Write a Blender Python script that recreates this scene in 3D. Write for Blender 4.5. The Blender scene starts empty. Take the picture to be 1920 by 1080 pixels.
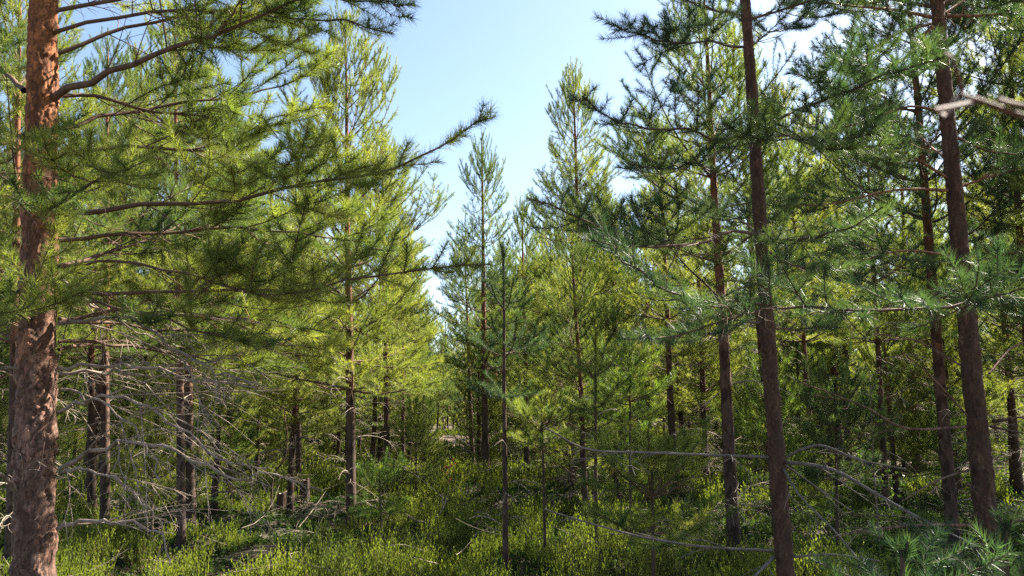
import bpy, math, random
import numpy as np

rng = np.random.default_rng(11)
random.seed(11)
S = bpy.context.scene
COL = S.collection
PI = math.pi
Z = np.array([0., 0., 1.])

# ------------------------------------------------------------------ camera geometry
CAM = np.array([0., 0., 1.6])
PITCH = math.radians(9.4)
FPX = 1450.0            # focal length in pixels of the 1920 px wide photograph
SUN_AZ, SUN_EL = math.radians(57), math.radians(43)   # azimuth clockwise from +Y


def at(px, py, depth):
    """world point that shows at photo pixel (px, py), `depth` metres ahead"""
    dx, dy = (px - 960) / FPX, (540 - py) / FPX
    c, s = math.cos(PITCH), math.sin(PITCH)
    d = np.array([dx, c - dy * s, s + dy * c])
    return CAM + d * (depth / d[1])


def terrain(x, y):
    x = np.asarray(x, float); y = np.asarray(y, float)
    h = 0.09 * np.sin(x * 0.9 + 1.3) * np.cos(y * 0.8 + 0.4)
    h += 0.07 * np.sin(x * 2.1 + y * 1.3 + 2.0) + 0.055 * np.sin(x * 3.7 - y * 2.9)
    h += 0.05 * np.sin(y * 4.2 + 1.7 * np.sin(x * 1.9))
    far = np.clip((np.hypot(x, y) - 30) / 90, 0, 1)
    return h + far * 0.8 + 0.25 * np.sin(x * 0.07 + 0.5) * np.clip(y / 40, 0, 1)


# ------------------------------------------------------------------ mesh building
class Geo:
    """collects triangles and quads, then links them as one mesh object"""
    def __init__(self):
        self.V = []; self.T = []; self.Q = []; self.tm = []; self.qm = []; self.tt = []; self.qt = []; self.n = 0

    def add(self, V, tris=None, quads=None, mat=0, tint=None):
        V = np.asarray(V, np.float32).reshape(-1, 3)
        if tris is not None and len(tris):
            self.T.append(np.asarray(tris, np.int64) + self.n); self.tm.append(np.full(len(tris), mat, np.int32))
            self.tt.append(np.full(len(tris), .5, np.float32) if tint is None else np.asarray(tint, np.float32))
        if quads is not None and len(quads):
            self.Q.append(np.asarray(quads, np.int64) + self.n); self.qm.append(np.full(len(quads), mat, np.int32))
            self.qt.append(np.full(len(quads), .5, np.float32) if tint is None else np.asarray(tint, np.float32))
        self.V.append(V); self.n += len(V)

    def tubes(self, P, R, n=4, mat=0, tint=None):
        """P (B,K,3) centre lines, R (B,K) radii"""
        P = np.asarray(P, float); R = np.asarray(R, float)
        if P.ndim == 2: P = P[None]; R = R[None]
        B, K, _ = P.shape
        if B == 0: return
        T = np.gradient(P, axis=1)
        T /= np.linalg.norm(T, axis=2, keepdims=True) + 1e-9
        mean = T.mean(1)
        ref = np.where(np.abs(mean[:, 2:3]) > .75, np.array([[1., 0.1, 0]]), np.array([[0.1, 0, 1.]]))[:, None, :]
        U = np.cross(T, ref); U /= np.linalg.norm(U, axis=2, keepdims=True) + 1e-9
        W = np.cross(T, U)
        a = np.arange(n) * 2 * PI / n
        ring = U[:, :, None, :] * np.cos(a)[None, None, :, None] + W[:, :, None, :] * np.sin(a)[None, None, :, None]
        V = P[:, :, None, :] + ring * R[:, :, None, None]
        idx = np.arange(B * K * n).reshape(B, K, n)
        i0 = idx[:, :-1, :]; i1 = idx[:, 1:, :]
        q = np.stack([i0, np.roll(i0, -1, 2), np.roll(i1, -1, 2), i1], -1).reshape(-1, 4)
        tt = None
        if tint is not None: tt = np.repeat(np.asarray(tint), (K - 1) * n)
        self.add(V.reshape(-1, 3), quads=q, mat=mat, tint=tt)

    def needles(self, S0, S1, per_m, length, width, rg, mat=0, tipflag=None, tint=None, spread=(28, 58), zbias=.22):
        S0 = np.asarray(S0, float); S1 = np.asarray(S1, float)
        if len(S0) == 0: return
        L = np.linalg.norm(S1 - S0, axis=1) + 1e-6
        if tipflag is None: tipflag = np.zeros(len(S0))
        cnt = rg.poisson(L * per_m * (1 + .5 * tipflag))
        if tint is None: tint = rg.random(len(S0))
        i = np.repeat(np.arange(len(S0)), cnt)
        N = len(i)
        if N == 0: return
        a = (S1 - S0) / L[:, None]
        ref = np.where(np.abs(a[:, 2:3]) > .8, np.array([[1., 0, 0]]), np.array([[0, 0, 1.]]))
        u = np.cross(a, ref); u /= np.linalg.norm(u, axis=1, keepdims=True)
        w = np.cross(u, a)
        t = rg.random(N); ph = rg.random(N) * 2 * PI
        th = np.radians(rg.uniform(spread[0], spread[1], N)) * (1 - .42 * tipflag[i] * t ** 2)
        d = a[i] * np.cos(th)[:, None] + (u[i] * np.cos(ph)[:, None] + w[i] * np.sin(ph)[:, None]) * np.sin(th)[:, None]
        d[:, 2] += zbias * rg.uniform(.3, 1.2, N)
        d /= np.linalg.norm(d, axis=1, keepdims=True)
        ln = length * rg.uniform(.7, 1.12, N)
        base = S0[i] + (S1 - S0)[i] * t[:, None]
        r = rg.normal(size=(N, 3))
        s = np.cross(d, r); s /= np.linalg.norm(s, axis=1, keepdims=True) + 1e-9
        hw = (width * .5 * rg.uniform(.8, 1.2, N))[:, None]
        tip = base + d * ln[:, None]
        V = np.stack([base - s * hw, base + s * hw, tip], 1).reshape(-1, 3)
        self.add(V, tris=np.arange(3 * N).reshape(-1, 3), mat=mat, tint=np.clip(tint[i] + rg.normal(0, .12, N), 0, 1))

    def mesh(self, name, mats, smooth=True, origin=(0, 0, 0), attrs=None):
        me = bpy.data.meshes.new(name)
        V = np.concatenate(self.V) - np.asarray(origin, np.float32)
        T = np.concatenate(self.T) if self.T else np.zeros((0, 3), np.int64)
        Q = np.concatenate(self.Q) if self.Q else np.zeros((0, 4), np.int64)
        me.vertices.add(len(V)); me.vertices.foreach_set('co', V.astype(np.float32).ravel())
        nl = len(T) * 3 + len(Q) * 4; npol = len(T) + len(Q)
        me.loops.add(nl); me.polygons.add(npol)
        me.loops.foreach_set('vertex_index', np.concatenate([T.ravel(), Q.ravel()]).astype(np.int32))
        st = np.concatenate([np.arange(len(T)) * 3, len(T) * 3 + np.arange(len(Q)) * 4]).astype(np.int32)
        me.polygons.foreach_set('loop_start', st)
        mi = np.concatenate(self.tm + self.qm) if npol else np.zeros(0, np.int32)
        me.polygons.foreach_set('material_index', mi.astype(np.int32))
        if smooth:
            sm = np.concatenate([np.zeros(len(T), bool), np.ones(len(Q), bool)]); me.polygons.foreach_set('use_smooth', sm)
        at_ = me.attributes.new('tint', 'FLOAT', 'FACE')
        at_.data.foreach_set('value', np.concatenate(self.tt + self.qt).astype(np.float32))
        for k, v in (attrs or {}).items():
            a = me.attributes.new(k, 'FLOAT', 'POINT'); a.data.foreach_set('value', np.asarray(v, np.float32))
        for m in mats: me.materials.append(m)
        me.update(); me.validate()
        return me

    def build(self, name, mats, parent=None, origin=(0, 0, 0), smooth=True, attrs=None):
        if self.n == 0: return None
        if not isinstance(mats, (list, tuple)): mats = [mats]
        o = bpy.data.objects.new(name, self.mesh(name, mats, smooth, origin, attrs))
        COL.objects.link(o)
        if parent is not None: o.parent = parent
        return o


def tag(o, label=None, cat=None, group=None, kind=None):
    if label: o['label'] = label
    if cat: o['category'] = cat
    if group: o['group'] = group
    if kind: o['kind'] = kind
    return o


def thing(name, loc, label, cat, group=None):
    o = bpy.data.objects.new(name, None); COL.objects.link(o)
    o.location = [float(v) for v in loc]; o.empty_display_size = .2
    return tag(o, label, cat, group)


# ------------------------------------------------------------------ materials
class NT:
    def __init__(self, name):
        self.m = bpy.data.materials.new(name); self.m.use_nodes = True
        self.t = self.m.node_tree; self.t.nodes.clear()
        self.out = self.t.nodes.new('ShaderNodeOutputMaterial')

    def n(self, typ, **kw):
        nd = self.t.nodes.new(typ)
        for k, v in kw.items():
            if k.startswith('_'): setattr(nd, k[1:], v)
            else: nd.inputs[k.replace('__', ' ')].default_value = v
        return nd

    def l(self, a, b): self.t.links.new(a, b)

    def ramp(self, fac, stops):
        r = self.n('ShaderNodeValToRGB'); e = r.color_ramp.elements
        while len(e) < len(stops): e.new(.5)
        for el, (p, c) in zip(e, stops): el.position = p; el.color = (*c, 1)
        self.l(fac, r.inputs['Fac']); return r.outputs['Color']

    def mix(self, fac, a, b, typ='MIX'):
        m = self.n('ShaderNodeMix', _data_type='RGBA', _blend_type=typ)
        for sock, v in ((m.inputs['Factor'], fac), (m.inputs['A'], a), (m.inputs['B'], b)):
            if hasattr(v, 'links') or hasattr(v, 'is_linked'): self.l(v, sock)
            elif isinstance(v, (int, float)): sock.default_value = v
            else: sock.default_value = (*v, 1)
        return m.outputs['Result']


def leaf_material(name, stops, transl=.4, rough=.4, noise=1.2, objvar=.42, spec=.25):
    b = NT(name)
    at_ = b.n('ShaderNodeAttribute', _attribute_name='tint')
    geo = b.n('ShaderNodeNewGeometry')
    nz = b.n('ShaderNodeTexNoise', Scale=noise, Detail=3.0)
    b.l(geo.outputs['Position'], nz.inputs['Vector'])
    oi = b.n('ShaderNodeObjectInfo')
    m1 = b.n('ShaderNodeMath', _operation='MULTIPLY'); m1.inputs[1].default_value = .55
    b.l(at_.outputs['Fac'], m1.inputs[0])
    m2 = b.n('ShaderNodeMath', _operation='MULTIPLY_ADD'); m2.inputs[1].default_value = .75
    b.l(nz.outputs['Fac'], m2.inputs[0]); b.l(m1.outputs[0], m2.inputs[2])
    m3 = b.n('ShaderNodeMath', _operation='MULTIPLY_ADD'); m3.inputs[1].default_value = objvar
    b.l(oi.outputs['Random'], m3.inputs[0]); b.l(m2.outputs[0], m3.inputs[2])
    m4 = b.n('ShaderNodeMath', _operation='SUBTRACT'); m4.inputs[1].default_value = .17 + objvar * .5
    b.l(m3.outputs[0], m4.inputs[0])
    col = b.ramp(m4.outputs[0], stops)
    p = b.n('ShaderNodeBsdfPrincipled', Roughness=rough)
    p.inputs['Specular IOR Level'].default_value = spec
    b.l(col, p.inputs['Base Color'])
    tr = b.n('ShaderNodeBsdfTranslucent')
    b.l(b.mix(1.0, col, (1.38, 1.5, .6), 'MULTIPLY'), tr.inputs['Color'])
    ms = b.n('ShaderNodeMixShader'); ms.inputs[0].default_value = transl
    b.l(p.outputs[0], ms.inputs[1]); b.l(tr.outputs[0], ms.inputs[2]); b.l(ms.outputs[0], b.out.inputs[0])
    return b.m


def bark_material(name, low, high, z0, z1, scale=14, bump=.5, plated=False, dark=.45, pc=1.0):
    b = NT(name)
    tc = b.n('ShaderNodeTexCoord')
    sep = b.n('ShaderNodeSeparateXYZ'); b.l(tc.outputs['Object'], sep.inputs[0])
    mp = b.n('ShaderNodeMapping'); mp.inputs['Scale'].default_value = (1, 1, .45)
    b.l(tc.outputs['Object'], mp.inputs['Vector'])
    nz = b.n('ShaderNodeTexNoise', Scale=scale * .5, Detail=6.0, Roughness=.65); b.l(mp.outputs[0], nz.inputs['Vector'])
    nf = b.n('ShaderNodeTexNoise', Scale=scale * 5, Detail=4.0, Roughness=.7); b.l(mp.outputs[0], nf.inputs['Vector'])
    vo = b.n('ShaderNodeTexVoronoi', Scale=scale, _feature='F1'); b.l(mp.outputs[0], vo.inputs['Vector'])
    mr = b.n('ShaderNodeMapRange'); mr.inputs['From Min'].default_value = z0; mr.inputs['From Max'].default_value = z1
    ad = b.n('ShaderNodeMath', _operation='MULTIPLY_ADD'); ad.inputs[1].default_value = (z1 - z0) * .9
    b.l(nz.outputs['Fac'], ad.inputs[0]); b.l(sep.outputs['Z'], ad.inputs[2])
    sb = b.n('ShaderNodeMath', _operation='SUBTRACT'); sb.inputs[1].default_value = (z1 - z0) * .45
    b.l(ad.outputs[0], sb.inputs[0]); b.l(sb.outputs[0], mr.inputs['Value'])
    col = b.mix(mr.outputs[0], low, high)
    if plated:
        pl = b.n('ShaderNodeAttribute', _attribute_name='plate'); ck = b.n('ShaderNodeAttribute', _attribute_name='crack')
        col = b.mix(pc, col, b.ramp(pl.outputs['Fac'], [(0, (.5, .42, .38)), (.35, (.9, .82, .78)), (.6, (1.1, .9, .74)), (.85, (1.2, 1.1, 1.05)), (1, (1.55, 1.5, 1.45))]), 'MULTIPLY')
        m2 = b.n('ShaderNodeMapping'); m2.inputs['Scale'].default_value = (1, 1, .28); b.l(tc.outputs['Object'], m2.inputs['Vector'])
        nd = b.n('ShaderNodeTexNoise', Scale=30., Detail=3.0); b.l(tc.outputs['Object'], nd.inputs['Vector'])
        mv = b.n('ShaderNodeMix', _data_type='RGBA'); mv.inputs['Factor'].default_value = .035; b.l(m2.outputs[0], mv.inputs['A']); b.l(nd.outputs['Color'], mv.inputs['B'])
        ve = b.n('ShaderNodeTexVoronoi', Scale=48., _feature='DISTANCE_TO_EDGE'); b.l(mv.outputs['Result'], ve.inputs['Vector'])
        col = b.mix(b.ramp(ve.outputs['Distance'], [(.02, (.6, .6, .6)), (.09, (0, 0, 0))]), col, (.04, .024, .017))
        vc = b.n('ShaderNodeTexVoronoi', Scale=48., _feature='F1'); b.l(mv.outputs['Result'], vc.inputs['Vector'])
        sc_ = b.n('ShaderNodeSeparateColor'); b.l(vc.outputs['Color'], sc_.inputs[0])
        col = b.mix(1.0, col, b.ramp(sc_.outputs[0], [(0, (.6, .55, .52)), (.5, (1, .98, .95)), (.8, (1.15, 1.0, .9)), (1, (1.5, 1.35, 1.25))]), 'MULTIPLY')
        ckm = b.n('ShaderNodeMath', _operation='MULTIPLY'); ckm.inputs[1].default_value = .72; b.l(ck.outputs['Fac'], ckm.inputs[0])
        col = b.mix(ckm.outputs[0], col, (.05, .03, .022))
    else:
        hs = b.n('ShaderNodeHueSaturation'); b.l(col, hs.inputs['Color'])
        sx = b.n('ShaderNodeSeparateColor'); b.l(vo.outputs['Color'], sx.inputs[0])
        vr = b.n('ShaderNodeMapRange'); vr.inputs['To Min'].default_value = dark; vr.inputs['To Max'].default_value = 1.45
        b.l(sx.outputs[0], vr.inputs['Value']); b.l(vr.outputs[0], hs.inputs['Value'])
        col = hs.outputs[0]
    col = b.mix(1.0, col, b.ramp(nf.outputs['Fac'], [(.3, (.4, .4, .42)), (.5, (1, 1, 1)), (.75, (1.45, 1.42, 1.38))]), 'MULTIPLY')
    p = b.n('ShaderNodeBsdfPrincipled', Roughness=.85)
    p.inputs['Specular IOR Level'].default_value = .2
    b.l(col, p.inputs['Base Color'])
    h = b.n('ShaderNodeMath', _operation='ADD'); b.l(vo.outputs['Distance'], h.inputs[0]); b.l(nf.outputs['Fac'], h.inputs[1])
    bp = b.n('ShaderNodeBump', Strength=bump, Distance=.005); b.l(h.outputs[0], bp.inputs['Height'])
    b.l(bp.outputs[0], p.inputs['Normal']); b.l(p.outputs[0], b.out.inputs[0])
    return b.m


def plain_material(name, c1, c2, scale=30, rough=.8, bump=.3):
    b = NT(name)
    tc = b.n('ShaderNodeTexCoord')
    nz = b.n('ShaderNodeTexNoise', Scale=scale, Detail=5.0, Roughness=.7); b.l(tc.outputs['Object'], nz.inputs['Vector'])
    p = b.n('ShaderNodeBsdfPrincipled', Roughness=rough)
    p.inputs['Specular IOR Level'].default_value = .25
    b.l(b.ramp(nz.outputs['Fac'], [(.3, c1), (.7, c2)]), p.inputs['Base Color'])
    bp = b.n('ShaderNodeBump', Strength=bump, Distance=.004); b.l(nz.outputs['Fac'], bp.inputs['Height'])
    b.l(bp.outputs[0], p.inputs['Normal']); b.l(p.outputs[0], b.out.inputs[0])
    return b.m


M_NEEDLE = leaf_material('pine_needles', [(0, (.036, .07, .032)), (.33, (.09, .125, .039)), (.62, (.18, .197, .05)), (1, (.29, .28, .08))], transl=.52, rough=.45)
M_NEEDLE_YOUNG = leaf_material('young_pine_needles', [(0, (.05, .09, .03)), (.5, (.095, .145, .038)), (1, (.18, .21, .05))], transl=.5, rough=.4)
M_NEEDLE_DARK = leaf_material('shaded_blue_green_needles', [(0, (.022, .05, .032)), (.5, (.05, .088, .046)), (1, (.115, .145, .05))], transl=.4, rough=.48)  # darker, bluer pine needles: shade on the right-hand foliage is put into the colour
M_SPRUCE = leaf_material('spruce_needles', [(0, (.012, .03, .018)), (.5, (.022, .05, .028)), (1, (.04, .075, .03))], transl=.25, rough=.5)
M_HEATH = leaf_material('heather_sprigs', [(0, (.035, .05, .016)), (.38, (.095, .12, .024)), (.72, (.205, .228, .038)), (1, (.31, .285, .065))], transl=.45, rough=.5, noise=.9, objvar=0)
M_BILB = leaf_material('bilberry_leaves', [(0, (.02, .042, .014)), (.5, (.05, .085, .02)), (.85, (.11, .135, .03)), (1, (.17, .08, .035))], transl=.4, rough=.65, noise=.7, objvar=0, spec=.12)
M_BIRCH = leaf_material('birch_leaves', [(0, (.07, .12, .025)), (1, (.15, .2, .04))], transl=.5, rough=.4)
M_RED = leaf_material('red_leaves', [(0, (.30, .07, .03)), (1, (.45, .14, .06))], transl=.4, rough=.5)
M_RUST = leaf_material('rust_needles', [(0, (.2, .07, .02)), (1, (.3, .12, .04))], transl=.3, rough=.6)
M_TWIG = plain_material('live_twig', (.07, .04, .028), (.15, .09, .058))
M_GREY = plain_material('grey_limb', (.075, .06, .052), (.19, .155, .135), 18)
M_DEAD = plain_material('dead_twig', (.11, .08, .062), (.33, .26, .21), 18)
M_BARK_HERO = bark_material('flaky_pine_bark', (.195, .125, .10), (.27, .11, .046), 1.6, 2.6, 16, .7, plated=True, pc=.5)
M_BARK = bark_material('pine_bark', (.066, .042, .032), (.17, .064, .03), 1.2, 4.2, 22, .6)
M_BARK_DARKP = bark_material('shaded_brown_flaky_bark', (.082, .05, .036), (.12, .063, .038), 1., 4.5, 26, .7, plated=True, pc=.45)  # flaky bark in a darker brown, with the right-hand trunks' shade mixed in
M_BARK_DARK = bark_material('brown_pine_bark', (.075, .047, .034), (.105, .058, .037), 1., 4.5, 26, .6)
M_BARK_LIMB = bark_material('limb_bark', (.14, .085, .06), (.24, .12, .065), 1.5, 3.5, 40, .4)
M_BIRCHB = plain_material('sapling_bark', (.12, .09, .07), (.22, .17, .13))


# ------------------------------------------------------------------ growth
def norm(v):
    return v / (np.linalg.norm(v, axis=-1, keepdims=True) + 1e-9)


def resample(pts, K):
    """smooth (Catmull-Rom) resample of a polyline to K points"""
    P = np.asarray(pts, float)
    if len(P) == 2: return P[0] + (P[1] - P[0]) * np.linspace(0, 1, K)[:, None]
    E = np.vstack([2 * P[0] - P[1], P, 2 * P[-1] - P[-2]])
    out = []
    for t in np.linspace(0, len(P) - 1 - 1e-6, K):
        i = int(t); f = t - i
        p0, p1, p2, p3 = E[i:i + 4]
        out.append(.5 * (2 * p1 + (p2 - p0) * f + (2 * p0 - 5 * p1 + 4 * p2 - p3) * f * f + (3 * p1 - p0 - 3 * p2 + p3) * f ** 3))
    return np.array(out)


def curves(s, d, ln, up, rg, K=4, wob=.06):
    """batch of curved twigs: start s, direction d, length ln, upward curl"""
    n = len(s)
    t = np.linspace(0, 1, K)[None, :, None]
    P = s[:, None, :] + d[:, None, :] * ln[:, None, None] * t
    P[:, :, 2] += (np.asarray(up) * ln)[:, None] * (t[:, :, 0] ** 2)
    side = norm(np.cross(d, rg.normal(size=(n, 3))))
    P += side[:, None, :] * (rg.normal(0, wob, n) * ln)[:, None, None] * np.sin(t * PI)
    return P


def side_dirs(T, side, ang, tilt, upn=None):
    """directions leaving tangent T at angle `ang` to one side (+-1) in a mostly horizontal fan"""
    w = np.cross(T, Z[None]); bad = np.linalg.norm(w, axis=1) < .25
    w[bad] = np.cross(T[bad], np.array([[.6, .8, 0]])); w = norm(w)
    u = norm(np.cross(w, T))
    lat = w * (side * np.cos(tilt))[:, None] + u * np.sin(tilt)[:, None]
    return norm(T * np.cos(ang)[:, None] + lat * np.sin(ang)[:, None])


class Spec:
    node = .20; bare = .28; lat = .62; latmax = .75; curl = .22; zone = .42; sub = (.32, .55, .78)
    per_m = 260; nlen = .05; nwid = .0019; n_axis = 7; n_lat = 4; ang = (42, 66); live = True; r_lat = .0032; levels = 2
    sublen = .62; minsub = .17; spread = (28, 58); jit = .35; tiltsd = .32; inner = 0; kink = 0

    def __init__(self, **k): self.__dict__.update(k)


HERO = Spec(kink=.0045, sub=(.36, .62, .86), per_m=820, nwid=.0024, zone=.36, nlen=.058, sublen=.8, minsub=.2, spread=(38, 72), node=.19, inner=5, latmax=.7)
NEAR = Spec(per_m=620, nwid=.003, nlen=.06, n_axis=6, n_lat=3, sub=(.36, .62, .86), zone=.38, sublen=.8, minsub=.22, spread=(38, 70), inner=3)
MID = Spec(per_m=380, nlen=.064, nwid=.0038, n_axis=5, n_lat=3, node=.25, sub=(.38, .66, .88), zone=.42, bare=.26, sublen=.8, minsub=.26, spread=(36, 68), lat=.7, jit=.5, inner=2)
FAR = Spec(per_m=130, nlen=.08, nwid=.0085, n_axis=4, n_lat=3, node=.26, sub=(.45, .8), minsub=.25, zone=.5, bare=.22, spread=(36, 64), lat=.7, jit=.5, sublen=.8)
DEADS = Spec(kink=.009, live=False, node=.24, bare=.1, lat=.8, latmax=.75, curl=-.12, sub=(.25, .5, .75), ang=(14, 46), r_lat=.0022, n_lat=4, sublen=.8, minsub=.12, tiltsd=.6, jit=.6)
DEADF = Spec(live=False, node=.22, bare=.2, lat=.6, latmax=.5, curl=-.2, sub=(.4, .7), ang=(30, 60), r_lat=.004, n_axis=4, n_lat=3, tiltsd=.5)


def grow(axis, r0, r1, sp, rg, wood, leaf, wmat=0, lmat=0, rustprob=0):
    """one branch along `axis`; wood into Geo `wood`, needles into Geo `leaf`"""
    axis = np.array(axis, float); K = len(axis)
    if sp.kink: axis[1:-1] += rg.normal(0, sp.kink * np.linalg.norm(axis[-1] - axis[0]), (K - 2, 3))
    seg = np.linalg.norm(np.diff(axis, axis=0), axis=1); cum = np.concatenate([[0], np.cumsum(seg)]); L = cum[-1]
    rr = r0 + (r1 - r0) * (cum / L) ** .8
    wood.tubes(axis, rr, sp.n_axis, wmat)
    tang = norm(np.gradient(axis, axis=0))

    def ev(s):
        return np.array([np.interp(s, cum, axis[:, k]) for k in range(3)]).T, norm(np.array([np.interp(s, cum, tang[:, k]) for k in range(3)]).T)
    st = []; dr = []; ln = []
    s = max(L * sp.bare, .05)
    while s < L - .03:
        rem = L - s
        for sd in ((1, -1) if rg.random() < .62 else ((1, -1, rg.choice([-1, 1])) if sp.live else (rg.choice([-1, 1]),))):
            if rg.random() < .12: continue
            l_ = min(rem * sp.lat + .09, sp.latmax) * rg.uniform(.55, 1.1)
            st.append(s + rg.normal(0, .012)); dr.append(sd); ln.append(l_)
        s += sp.node * rg.uniform(1 - sp.jit, 1 + sp.jit) * (.75 + .4 * rem / L)
    pieces0 = []; pieces1 = []; tips = []; pt = []

    def shoots(P, lens, tint):
        # needle-bearing pieces of a batch of twigs (B,K,3)
        B, k, _ = P.shape
        fr = (np.arange(k - 1) + .5) / (k - 1)
        m = (1 - fr)[None, :] * lens[:, None] < sp.zone
        m |= fr[None, :] > .99
        b, j = np.nonzero(m)
        pieces0.append(P[b, j]); pieces1.append(P[b, j + 1]); tips.append((j == k - 2).astype(float)); pt.append(tint[b])
    if sp.inner and L > .5:
        n = sp.inner; q, T = ev(rg.uniform(.06, max(sp.bare, .2) + .15, n) * L)
        C = curves(q, side_dirs(T, rg.choice([-1., 1.], n), np.radians(rg.uniform(25, 65, n)), rg.normal(0, .6, n)), rg.uniform(.15, .5, n) * min(L, 1.2), rg.normal(-.05, .25, n), rg, 6, .1)
        wood.tubes(C, np.full((n, 1), min(r0 * .35, .003)) * np.linspace(1, .4, 6)[None], 4, wmat)
        m_ = 3 * n; k_ = rg.integers(0, n, m_); j_ = rg.integers(1, 5, m_)
        C2 = curves(C[k_, j_], side_dirs(norm(C[k_, j_ + 1] - C[k_, j_]), rg.choice([-1., 1.], m_), np.radians(rg.uniform(20, 55, m_)), rg.normal(0, .6, m_)), rg.uniform(.06, .22, m_), rg.normal(0, .25, m_), rg, 5, .1)
        wood.tubes(C2, np.full((m_, 1), .0016) * np.linspace(1, .5, 5)[None], 3, wmat)
    if sp.live:
        tz = L - sp.zone
        ss = np.linspace(max(tz, 0), L, 6); Pp, _ = ev(ss)
        shoots(Pp[None], np.array([sp.zone * .99]), np.array([rg.random()]))
    if st:
        st = np.clip(np.array(st), 0, L * .995); dr = np.array(dr, float); ln = np.array(ln)
        P0, T = ev(st)
        n = len(st)
        d = side_dirs(T, dr, np.radians(rg.uniform(*sp.ang, n)), rg.normal(.12 if sp.live else -.1, sp.tiltsd, n))
        C = curves(P0, d, ln, sp.curl * rg.uniform(.5, 1.4, n), rg, 5, .08 if sp.live else .07)
        t5 = np.linspace(1, .45, 5)[None]
        rl = np.minimum(sp.r_lat * (.6 + 1.2 * ln), r0 * .6)
        tint = np.clip(rg.normal(.5, .25, n), 0, 1)
        wood.tubes(C, rl[:, None] * t5, sp.n_lat, wmat)
        if sp.live: shoots(C, ln, tint)
        cur, curl_, cr = C, ln, rl
        for lev in range(sp.levels - 1):
            ps = []; pd = []; pl = []; pr = []; ptn = []
            for f in sp.sub:
                for sd in (1., -1.):
                    m = (cur_ok := (curl_ > sp.minsub * (1 + .6 * f))) & (rg.random(len(curl_)) < .85)
                    if not m.any(): continue
                    x = f * 4; i = int(x); a = x - i
                    q = cur[m, i] * (1 - a) + cur[m, min(i + 1, 4)] * a
                    T2 = norm(cur[m, min(i + 1, 4)] - cur[m, i])
                    k = m.sum()
                    ps.append(q); pd.append(side_dirs(T2, np.full(k, sd), np.radians(rg.uniform(*sp.ang, k)), rg.normal(.15 if sp.live else 0, sp.tiltsd + .1, k)))
                    pl.append((curl_[m] * (1 - f) * sp.sublen + .05) * rg.uniform(.6, 1.15, k)); pr.append(cr[m] * .7)
                    ptn.append(np.clip(tint[m] + rg.normal(0, .12, k), 0, 1))
            if not ps: break
            ps = np.concatenate(ps); pd = np.concatenate(pd); pl = np.concatenate(pl); pr = np.concatenate(pr); tint = np.concatenate(ptn)
            C2 = curves(ps, pd, pl, sp.curl * rg.uniform(.4, 1.4, len(ps)), rg, 5, .08 if sp.live else .09)
            wood.tubes(C2[:, ::2] if sp.n_lat < 4 and sp.live else C2, (pr[:, None] * t5)[:, ::2] if sp.n_lat < 4 and sp.live else pr[:, None] * t5, 3, wmat)
            if sp.live: shoots(C2, pl, tint)
            cur, curl_, cr = C2, pl, pr
    if sp.live and pieces0:
        a, b_, tp, tn = (np.concatenate(x) for x in (pieces0, pieces1, tips, pt))
        leaf.needles(a, b_, sp.per_m, sp.nlen, sp.nwid, rg, lmat, tp, tn, sp.spread)
    return L


def trunk_axis(base, top, rg, K=14, wob=.02):
    t = np.linspace(0, 1, K)[:, None]
    P = np.asarray(base) + (np.asarray(top) - np.asarray(base)) * t
    H = np.linalg.norm(np.asarray(top) - np.asarray(base))
    for k in (0, 1):
        P[:, k] += wob * H * .12 * (np.sin(t[:, 0] * PI * 2 * rg.uniform(.8, 2) + rg.uniform(0, 6)) - 0) * np.sin(t[:, 0] * PI)
    return P


def trunk_mesh(g, axis, r0, rtop, n=12, rg=None, mat=0, per=3, flare=.35):
    P = resample(axis, len(axis) * per)
    t = np.linspace(0, 1, len(P))
    r = rtop + (r0 - rtop) * (1 - t) ** .85
    h = P[:, 2] - P[0, 2]
    r = r * (1 + flare * np.exp(-np.maximum(h, 0) / .18)) * (1 + rg.normal(0, .018, len(P)))
    g.tubes(P, r, n, mat)
    return P, r


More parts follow.
